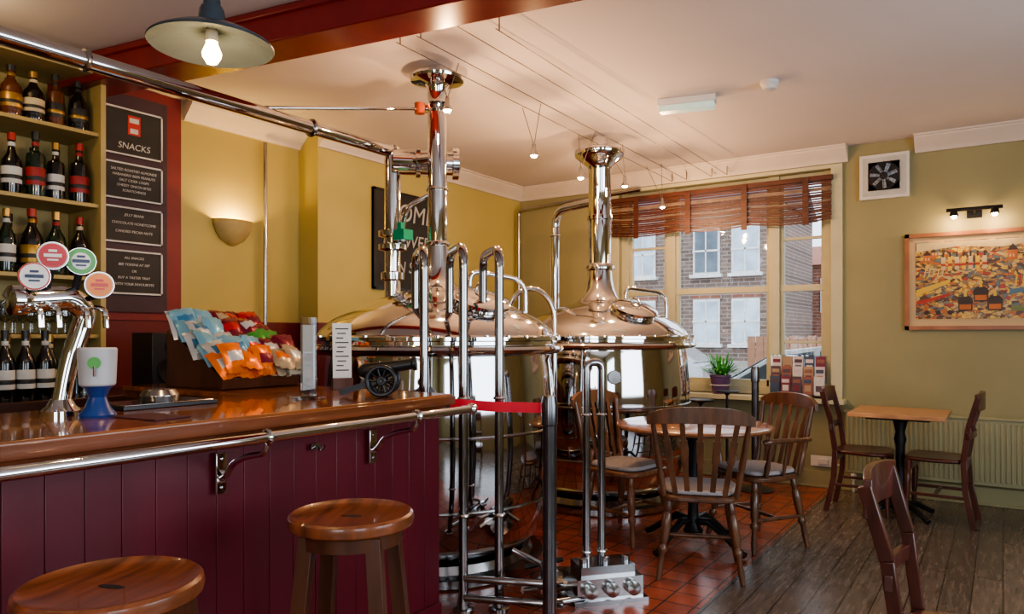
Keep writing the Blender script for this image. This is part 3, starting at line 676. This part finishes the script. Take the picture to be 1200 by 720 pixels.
def pendant(loc):
    W=MB()
    W.lathe([(.0,.10),(.03,.10),(.035,.09),(.04,.05),(.06,.035),(.13,.015),(.175,-.010),(.18,-.016),(.178,-.020),(.172,-.016),(.12,.005),(.05,.022),(.0,.03)],(0,0,0),BLU,56)
    W.lathe([(0,.10),(.025,.10),(.022,.16),(.01,.18),(0,.18)],(0,0,0),BLU,20)
    W.lathe([(0,.03),(.018,.03),(.018,-.005),(0,-.005)],(0,0,0),WHT,16)
    W.lathe([(0,-.075),(.015,-.07),(.026,-.052),(.028,-.04),(.02,-.02),(.014,-.004),(0,-.002)],(0,0,0),PBG,20)
    h=CZ-loc[2]
    W.tube([(0,0,.17),(0,0,h)],.005,BLK,8); W.lathe([(0,0),(.05,0),(.04,-.03),(0,-.035)],(0,0,h),BLU,20)
    W.tube(rp([(0,.01,.16),(.05,.03,.28),(-.02,.02,.40),(0,0,.5)],.05),.003,BLK,6)
    o=W.done('pendant_lamp',loc)
    light('pendant_bulb','POINT',(0,0,-.13),11,(1,.58,.26),o,.03)
pendant((-1.97,1.30,2.185)); pendant((-1.97,-.45,2.185))  # second pendant is out of view, added for warm light on the bar
W=MB()
SC=mat('sconce_plaster',(.42,.33,.14),.6)
n=16;vs=[];fs=[]
prof=[(.155,.09),(.15,.05),(.13,.0),(.09,-.05),(.03,-.085),(.0,-.09)]
for r,z in prof:
    for k in range(n+1):
        a=-math.pi/2+math.pi*k/n; vs.append((max(r,.001)*math.cos(a)*.75,max(r,.001)*math.sin(a),z))
for i in range(len(prof)-1):
    for k in range(n): fs.append((i*(n+1)+k,i*(n+1)+k+1,(i+1)*(n+1)+k+1,(i+1)*(n+1)+k))
W.add(vs,fs,SC,True)
o=W.done('wall_sconce',(XL2+.002,3.17,2.02)); sd=o.modifiers.new('th','SOLIDIFY'); sd.thickness=.006
light('sconce_bulb','POINT',(.06,0,.03),18,(1,.64,.18),o,.03)
# ---------------------------------------------------------------- back bar shelving
SHW=mat('shelf_paint',(.40,.31,.12),.5,var=.08)
W=MB()
Y0,Y1=-1.2,2.07
W.bb(XL2+.001,XL2+.02,Y0,Y1,.97,2.74,SHW)
for z in(2.43,2.03,1.62,1.30): W.bb(XL2,-4.20,Y0,Y1,z-.022,z,SHW)
W.bb(XL2,-4.18,Y1,Y1+.03,.97,2.76,SHW); W.bb(XL2,-4.16,Y0,Y1+.04,2.74,2.80,SHW)
for y in(.2,-1.2): W.bb(XL2,-4.19,y,y+.025,.97,2.74,SHW)
W.done('back_bar_shelves',bevel=.003)
W=MB(); W.bb(XL2+.002,-3.95,-1.4,3.3,.90,.97,mat('back_counter_top',(.05,.022,.015),.25)); W.bb(XL2+.002,-4.0,-1.4,3.3,0,.90,MAR)
for y in(-.8,0,.8,1.6,2.4): W.bb(-4.0,-3.985,y-.36,y+.36,.08,.82,mat('fridge_front',(.03,.025,.03),.15))
W.done('back_counter',bevel=.004)
BC=[mat('bottle_dark_green',(.008,.02,.010),.08,spec=.8),mat('bottle_black',(.008,.006,.006),.1,spec=.8),mat('bottle_amber',(.10,.03,.008),.08,spec=.8),mat('bottle_clear',(.26,.25,.20),.06,spec=.8),mat('bottle_green',(.015,.10,.03),.08,spec=.8)]
LB=[mat('label_cream',(.52,.44,.28),.6),mat('label_white',(.55,.55,.52),.6),mat('label_red',(.30,.02,.02),.5),mat('label_black',(.02,.02,.02),.5),mat('label_gold',(.40,.24,.05),.35,.6)]
CP_=[mat('cap_red',(.38,.02,.01),.4),mat('cap_gold',(.45,.28,.08),.3,.8),mat('cap_black',(.02,.02,.02),.4)]
def bottle(W,x,y,z,h,r,bc,lb,cp,sh=0):
    if sh==0: P=[(0,0),(r*.95,0),(r,.01),(r,h*.52),(r*.9,h*.60),(r*.55,h*.69),(r*.36,h*.76),(r*.33,h*.93),(0,h*.93)]
    elif sh==1: P=[(0,0),(r*.95,0),(r,.01),(r,h*.60),(r*.92,h*.66),(r*.45,h*.70),(r*.36,h*.74),(r*.36,h*.93),(0,h*.93)]
    else: P=[(0,0),(r*.8,0),(r*.85,.01),(r,h*.45),(r*.95,h*.55),(r*.5,h*.66),(r*.30,h*.78),(r*.30,h*.93),(0,h*.93)]
    W.lathe(P,(x,y,z),bc,18)
    W.lathe([(r*1.0,h*.17),(r*1.02,h*.18),(r*1.02,h*.43),(r*1.0,h*.44)],(x,y,z),lb,18)
    W.lathe([(r*1.02,h*.24),(r*1.035,h*.245),(r*1.035,h*.30),(r*1.02,h*.305)],(x,y,z),LB[3] if lb is not LB[3] else LB[4],18)
    W.lathe([(r*.34,h*.78),(r*.39,h*.79),(r*.38,h*.84),(r*.34,h*.85)],(x,y,z),lb,12)
    W.lathe([(0,h*.88),(r*.42,h*.88),(r*.42,h),(0,h)],(x,y,z),cp,12)
W=MB(); rr_=random.Random(21)
for z in(2.43,2.03,1.62):
    y=2.0
    while y>-.9:
        h=rr_.uniform(.31,.355); r=rr_.uniform(.042,.052)
        if z>2.4: h=rr_.uniform(.26,.295)
        bc=rr_.choice([BC[0],BC[1],BC[1],BC[2],BC[3],BC[1],BC[4],BC[1]])
        if not(.14<y<.28): bottle(W,-4.26-rr_.uniform(0,.03),y,z,h,r,bc,rr_.choice(LB),rr_.choice(CP_),rr_.choice((0,1,2)))
        if not(.20<y<.32) and rr_.random()<.8: bottle(W,-4.43,y-.05,z,h*.95,r*.9,rr_.choice(BC),rr_.choice(LB),rr_.choice(CP_),rr_.choice((0,1)))
        y-=rr_.uniform(.100,.122)
for i,y in enumerate((1.55,1.64,1.73,1.46,1.36,1.18,.9,.75,.6)): bottle(W,-4.05,y,.97,.35,.042,BC[1],LB[1],CP_[2])
for i,y in enumerate((1.60,1.69,1.80)): bottle(W,-4.16,y,.97,.33,.040,BC[0],LB[0],CP_[1])
W.done('spirit_bottles')
W=MB()
for r_ in range(3):
    for k in range(22):
        y=2.0-k*.085; x=-4.25-r_*.09
        if abs(y-.21)<.05: continue
        W.lathe([(0,0),(.03,0),(.032,.003),(.006,.008),(.005,.06),(.02,.075),(.034,.10),(.034,.14),(.028,.175),(.026,.175),(.032,.14),(.032,.10),(.0,.078)],(x,y,1.30),GLASSC,14)
for x,y in[(-4.08-.085*i,2.02-.085*j) for i in range(2) for j in range(3)]+[(-4.33,2.02-.085*j) for j in range(9)]:
    W.lathe([(0,0),(.026,0),(.036,.16),(.034,.16),(.024,.008),(0,.008)],(x,y,.97),GLASSC,14)
W.done('drinking_glasses')
light('shelf_fill','POINT',(-3.9,1.2,2.70),6,(1,.70,.34),None,.05)  # bare point light added to warm the shelves, no fixture modelled
W=MB(); W.bb(XL2+.001,XL2+.012,2.13,2.78,1.39,CZ,mat('menu_red_board',(.17,.009,.014),.5)); W.bb(XL2+.012,XL2+.03,2.20,2.67,1.44,2.80,mat('menu_back_dark',(.045,.020,.035),.6))
W.done('menu_backboard')
def board(z0,z1,title,lines):
    W=MB(); y0,y1=2.26,2.63
    W.bb(0,.012,-(y1-y0)/2,(y1-y0)/2,-(z1-z0)/2,(z1-z0)/2,BOARD)
    hw,hh=(y1-y0)/2,(z1-z0)/2; e=.010
    for a in((-hw,hw,-hh,-hh+e),(-hw,hw,hh-e,hh),(-hw,-hw+e,-hh,hh),(hw-e,hw,-hh,hh)): W.bb(.004,.018,a[0],a[1],a[2],a[3],CHALK)
    o=W.done('menu_board',(XL2+.031,(y0+y1)/2,(z0+z1)/2))
    if title=='SNACKS':
        text('SNACKS',.055,(.014,0,-hh+.06),RX,CHALK,o)
        W=MB(); W.bb(.012,.015,-.04,.04,hh-.16,hh-.04,mat('poster_red',(.5,.03,.03),.5)); W.bb(.015,.016,-.03,.03,hh-.085,hh-.055,CHALK); W.bb(.015,.016,-.025,.025,hh-.15,hh-.12,CHALK); p=W.done('poster_logo'); p.parent=o
    else:
        k=len(lines)
        for i,l in enumerate(lines): text(l,.022,(.014,0,hh-.04-(2*hh-.07)*(i+.2)/k),RX,CHALK,o)
board(2.415,2.71,'SNACKS',[])
board(2.14,2.37,'',['SALTED ROASTED ALMONDS','HABANERO BEER PEANUTS','SALT CIDER CRISPS','CHEESY ONION BITES','SCRATCHINGS'])
board(1.87,2.095,'',['JELLY BEANS','CHOCOLATE HONEYCOMB','CANDIED PECAN NUTS'])
board(1.55,1.825,'',['ALL SNACKS','BEE TOKENS AT 50P','OR','BUY A TASTER TRAY','WITH YOUR FAVOURITES'])
W=MB(); W.bb(0,.02,-.42,.42,-.45,.40,BOARD)
for a in((-.42,.42,-.45,-.43),(-.42,.42,.38,.40),(-.42,-.40,-.45,.40),(.40,.42,-.45,.40)): W.bb(0,.03,a[0],a[1],a[2],a[3],IRON)
CH2=mat('chalk_dim',(.42,.42,.40),.8)
o=W.done('chalk_sign',(XL+.002,4.76,2.13))
text('HOME',.22,(.024,.02,.22),RX,CH2,o); text('BREWED',.16,(.024,0,-.02),RX,CH2,o); text('ON SITE',.14,(.024,0,-.25),RX,CH2,o)
W=MB(); W.bb(-.11,.11,-.11,.11,0,.34,BLK); W.lathe([(0,0),(.075,0),(.08,.01),(.05,.005),(0,.0)],(.11,0,.12),IRON,24,Matrix.Rotation(math.pi/2,4,'Y')); W.lathe([(0,0),(.03,0),(.035,.01),(0,.005)],(.11,0,.26),IRON,20,Matrix.Rotation(math.pi/2,4,'Y'))
W.done('loudspeaker',(-4.12,2.38,.97),bevel=.01)
# ---------------------------------------------------------------- counter objects
W=MB(); tx,ty=-2.41,1.095
W.lathe([(0,0),(.055,0),(.055,.015),(.04,.03),(.03,.05),(0,.05)],(tx,ty-.02,CT),CH,28)
pts=rp([(tx,ty-.02,CT+.03),(tx,ty+.0,CT+.15),(tx,ty+.055,CT+.32),(tx,ty+.01,CT+.365),(tx,ty-.13,CT+.35)],.12,10)
W.tube(pts,[.026+.014*(i/len(pts)) for i in range(len(pts))],CH,24)
W.lathe([(0,-.045),(.03,-.045),(.045,-.02),(.048,0),(.045,.02),(.03,.03),(0,.03)],(tx,ty-.14,CT+.35),CH,24,Matrix.Rotation(math.pi/2,4,'X'))
TR=mat('badge_red',(.50,.02,.02),.3); TG=mat('badge_green',(.08,.35,.07),.3); TO=mat('badge_orange',(.75,.22,.01),.3); TW=mat('badge_white',(.7,.7,.68),.3); TK=mat('badge_navy',(.02,.03,.08),.3)
RY=Matrix.Rotation(math.pi/2,4,'Y')
ang=-.45; RB=Matrix.Rotation(ang,4,'Z')@RY
for dy,z,c1,c2,c3 in((-.115,.42,TW,TW,TR),(-.065,.485,TR,TR,TW),(.015,.475,TG,TW,TG),(.07,.405,TO,TO,TW)):
    bx=tx+.05; yy=ty+dy
    W.tube([(tx,yy,CT+.37),(tx+.04,yy,z+CT-.03)],.011,BLK,10)
    W.lathe([(0,0),(.041,0),(.043,.006),(.041,.012),(0,.012)],(bx,yy,CT+z),CH,32,RB)
    W.lathe([(0,.012),(.040,.012),(.040,.0145),(0,.0145)],(bx,yy,CT+z),c3,32,RB)
    W.lathe([(0,.0145),(.036,.0145),(.036,.0165),(0,.0165)],(bx,yy,CT+z),c1,32,RB)
    W.lathe([(0,.0165),(.026,.0165),(.026,.018),(0,.018)],(bx,yy,CT+z),c2,32,RB)
    dvec=Vector((math.cos(ang),math.sin(ang),0))*.019; sv=Vector((-math.sin(ang),math.cos(ang),0))
    ink=TW if c2 in(TR,) else (TR if c2 is TO else TK)
    p=Vector((bx,yy,CT+z))+dvec; W.slat(p-sv*.023,p+sv*.023,.010,.002,ink,side=(0,0,1)); W.slat(p-sv*.014-Vector((0,0,.013)),p+sv*.014-Vector((0,0,.013)),.005,.002,ink,side=(0,0,1)); W.slat(p-sv*.011+Vector((0,0,.014)),p+sv*.011+Vector((0,0,.014)),.007,.002,ink,side=(0,0,1))
    W.tube(rp([(tx+.03,yy,CT+.335),(tx+.085,yy,CT+.325),(tx+.09,yy,CT+.27)],.02),.009,CH,10)
W.done('beer_tap')
W=MB(); bl=mat('blue_plastic',(.015,.05,.20),.3)
W.lathe([(0,0),(.05,0),(.052,.008),(.035,.03),(.024,.06),(.035,.085),(.045,.095),(0,.095)],(0,0,0),bl,28)
W.lathe([(0,.095),(.046,.095),(.050,.10),(.054,.205),(.050,.21),(0,.21)],(0,0,0),mat('tin_wrap',(.46,.48,.50),.4),32)
W.lathe([(0,0),(.018,0),(.018,.003),(0,.003)],(.045,-.032,.165),TG,16,Matrix.Rotation(-.6,4,'Z')@RY); W.bb(.046,.052,-.036,-.03,.125,.155,WCH)
W.done('charity_collection_tin',(-2.27,1.115,CT))
W=MB(); m=WSTOOLD
prof=[(-3.30,0),(-2.88,0),(-2.86,.05),(-3.30,.27)]
for y in(1.94,2.35): W.prism([(x,CT+.001+z) for x,z in prof],'Y',y,y+.014,m)
W.bb(-3.30,-2.88,1.94,2.364,CT+.001,CT+.012,m); W.slat((-2.874,2.152,CT+.005),(-2.862,2.152,CT+.055),.424,.012,m,side=(0,1,0))
W.slat((-3.295,2.152,CT),(-3.295,2.152,CT+.27),.424,.012,m,side=(0,1,0)); W.slat((-3.28,2.152,CT+.20),(-2.88,2.152,CT+.02),.40,.01,m,side=(0,1,0))
W.done('snack_display_box',bevel=.002)
W=MB()
PKC=[mat('packet_'+n_,c,.28,.35) for n_,c in(('sky',(.20,.46,.62)),('white',(.56,.60,.63)),('maroon',(.18,.016,.04)),('orange',(.80,.19,.02)),('green',(.06,.32,.06)),('silver',(.45,.38,.26)),('blue',(.06,.22,.42)),('red',(.52,.03,.03)))]
rs_=random.Random(5)
def packet(W,c,ex,ey,ez,m,m2,w=.11,h=.15):
    n=6; vs=[]
    for s_ in(1,-1):
        for i in range(n+1):
            for j in range(n+1):
                u=i/n*2-1;v=j/n*2-1; t=.028*(1-u*u)**.6*(1-v*v)**.8*s_
                t+=.005*math.sin(u*9+v*5)*(1-u*u)+.002*math.sin(v*14+u*3)
                vs.append(Vector(c)+ex*(u*w/2*(1-.06*(1-v*v)))+ey*(v*h/2)+ez*t)
    N=(n+1)**2
    W0=[];W1=[]
    for o_ in(0,N):
        for i in range(n):
            for j in range(n):
                f_=(o_+i*(n+1)+j,o_+(i+1)*(n+1)+j,o_+(i+1)*(n+1)+j+1,o_+i*(n+1)+j+1)
                (W1 if 1<=i<=4 and 2<=j<=3 else W0).append(f_)
    a=W.mi(m);b=W.mi(m2); V=[W.bm.verts.new(v) for v in vs]
    for L,ix in((W0,a),(W1,b)):
        for f_ in L:
            F=W.bm.faces.new([V[k] for k in f_]); F.material_index=ix; F.smooth=True
for row in range(5):
    for k in range(5):
        for l in range(2):
            xx=-3.24+row*.085+l*.025; yy=1.975+k*.088+rs_.uniform(-.012,.012)+l*.02
            zb=CT+.20-(.45)*(xx+3.28)+.085+l*.03+rs_.uniform(-.008,.016)+(.02 if row<2 else 0)
            rz=rs_.uniform(-.4,.4); lean=rs_.uniform(.55,1.15); roll=rs_.uniform(-.22,.22)
            ex=Vector((math.sin(rz)*.5,1,roll)).normalized(); ey=Vector((-math.cos(lean),0,math.sin(lean))); ey=(ey-ex*ey.dot(ex)).normalized(); ez=ex.cross(ey)
            if row==4: cm=PKC[3]; c2=rs_.choice([PKC[2],PKC[1],PKC[3]])
            elif k==0: cm=PKC[0] if (l+row)%2 else PKC[1]; c2=rs_.choice([PKC[6],PKC[1],PKC[0]])
            elif k==1: cm=PKC[0] if (l+row)%3 else PKC[1]; c2=rs_.choice([PKC[1],PKC[6],PKC[0]])
            elif k==2: cm=PKC[2] if row<3 else PKC[0]; c2=rs_.choice([PKC[5],PKC[2],PKC[7]])
            else: cm=PKC[[7,2,4,2,7][row]] if l else PKC[[2,4,7,2,5][row]]; c2=rs_.choice([PKC[2],cm,PKC[1]])
            if row==4 and k>=3: cm=PKC[5]
            packet(W,(xx,yy,zb),ex,ey,ez,cm,c2,.118,.155)
W.done('crisp_packets')
W=MB(); W.bb(-.04,.04,-.06,.06,0,.006,ACR); W.box((0,0,.16),(.006,.11,.31),ACR); W.box((0,0,.16),(.0015,.09,.25),PAPER)
W.done('acrylic_menu_holder',(-2.22,1.88,CT+.001),-.45+math.pi/2*.50)
W=MB(); W.bb(-.03,.03,-.045,.045,0,.05,WSTOOLD); W.slat((0,0,.05),(-.02,0,.30),.085,.003,PAPER,side=(0,1,0))
for i in range(10):
    z=.085+i*.021; x=-.02*(z-.05)/.25+.0022; W.slat((x,-.03+.004*(i%3),z),(x,.03-.012*((i*2)%3),z),.005,.001,BOARD,side=(0,0,1))
W.done('menu_card',(-2.50,2.31,CT+.001),-.6)
W=MB()
for sy in(-.035,.035):
    W.torus((-.0,sy,.05),.043,.007,IRON,Matrix.Rotation(math.pi/2,4,'X'))
    for k in range(5):
        a=k*math.pi/5; W.tube([(-.043*math.cos(a),sy,.05-.043*math.sin(a)),(.043*math.cos(a),sy,.05+.043*math.sin(a))],.0035,IRON,6)
    W.slat((.01,sy*.6,.05),(.13,sy*.4,.012),.018,.008,IRON,side=(0,0,1))
    W.torus((-.0,sy*1.0,.05),.010,.006,IRON,Matrix.Rotation(math.pi/2,4,'X'),seg=12)
W.tube([(0,-.045,.05),(0,.045,.05)],.006,IRON)
pr=[(0,0),(.012,0),(.02,.012),(.024,.02),(.022,.06),(.018,.12),(.017,.165),(.022,.17),(.022,.18),(.010,.18),(0,.14)]
W.lathe(pr,(.075,0,.075),IRON,24,Matrix.Rotation(-math.pi/2+.15,4,'Y'))
W.torus((.012,0,.084),.022,.004,IRON,RY,seg=20)
W.done('toy_cannon',(-2.06,2.12,CT+.001),math.radians(215),scale=1.3)
W=MB(); W.bb(-.10,.10,-.06,.06,0,.003,mat('bar_mat_fabric',(.07,.02,.03),.7)); W.done('bar_mat',(-2.12,1.2,CT+.001),.1)
# ---------------------------------------------------------------- lights
FILL=(.78,.88,1.0)
light('fill_right_1','AREA',(XR+.1,2.8,1.65),58,FILL,None,1.6,(0,math.radians(90),0),sy=2.6)  # fill lamp added in an unseen right-wall opening, standing in for daylight
light('fill_right_2','AREA',(XR+.1,-.7,1.65),34,FILL,None,1.6,(0,math.radians(90),0),sy=1.6)  # another added fill lamp, further along the same unseen wall
light('fill_front','AREA',(.2,YF-.1,1.65),34,(.92,.92,.96),None,1.5,(math.radians(90),0,0),sy=1.6)  # added fill lamp behind the camera, in an unseen front-wall opening
w=bpy.data.worlds.new('World'); S.world=w; w.use_nodes=True
bg=w.node_tree.nodes['Background']; bg.inputs[0].default_value=(.80,.89,1,1); bg.inputs[1].default_value=2.5
try: S.view_settings.look='AgX - Medium High Contrast'
except Exception as e_: print(e_)
# ---------------------------------------------------------------- camera
cd=bpy.data.cameras.new('camera'); cam=bpy.data.objects.new('camera',cd); COL.objects.link(cam)
cam.location=(0,0,1.3); cam.rotation_euler=(math.radians(90),0,math.radians(34.1))
cd.sensor_width=36; cd.lens=25.5; cd.shift_y=32/1200; cd.clip_start=.05
S.camera=cam
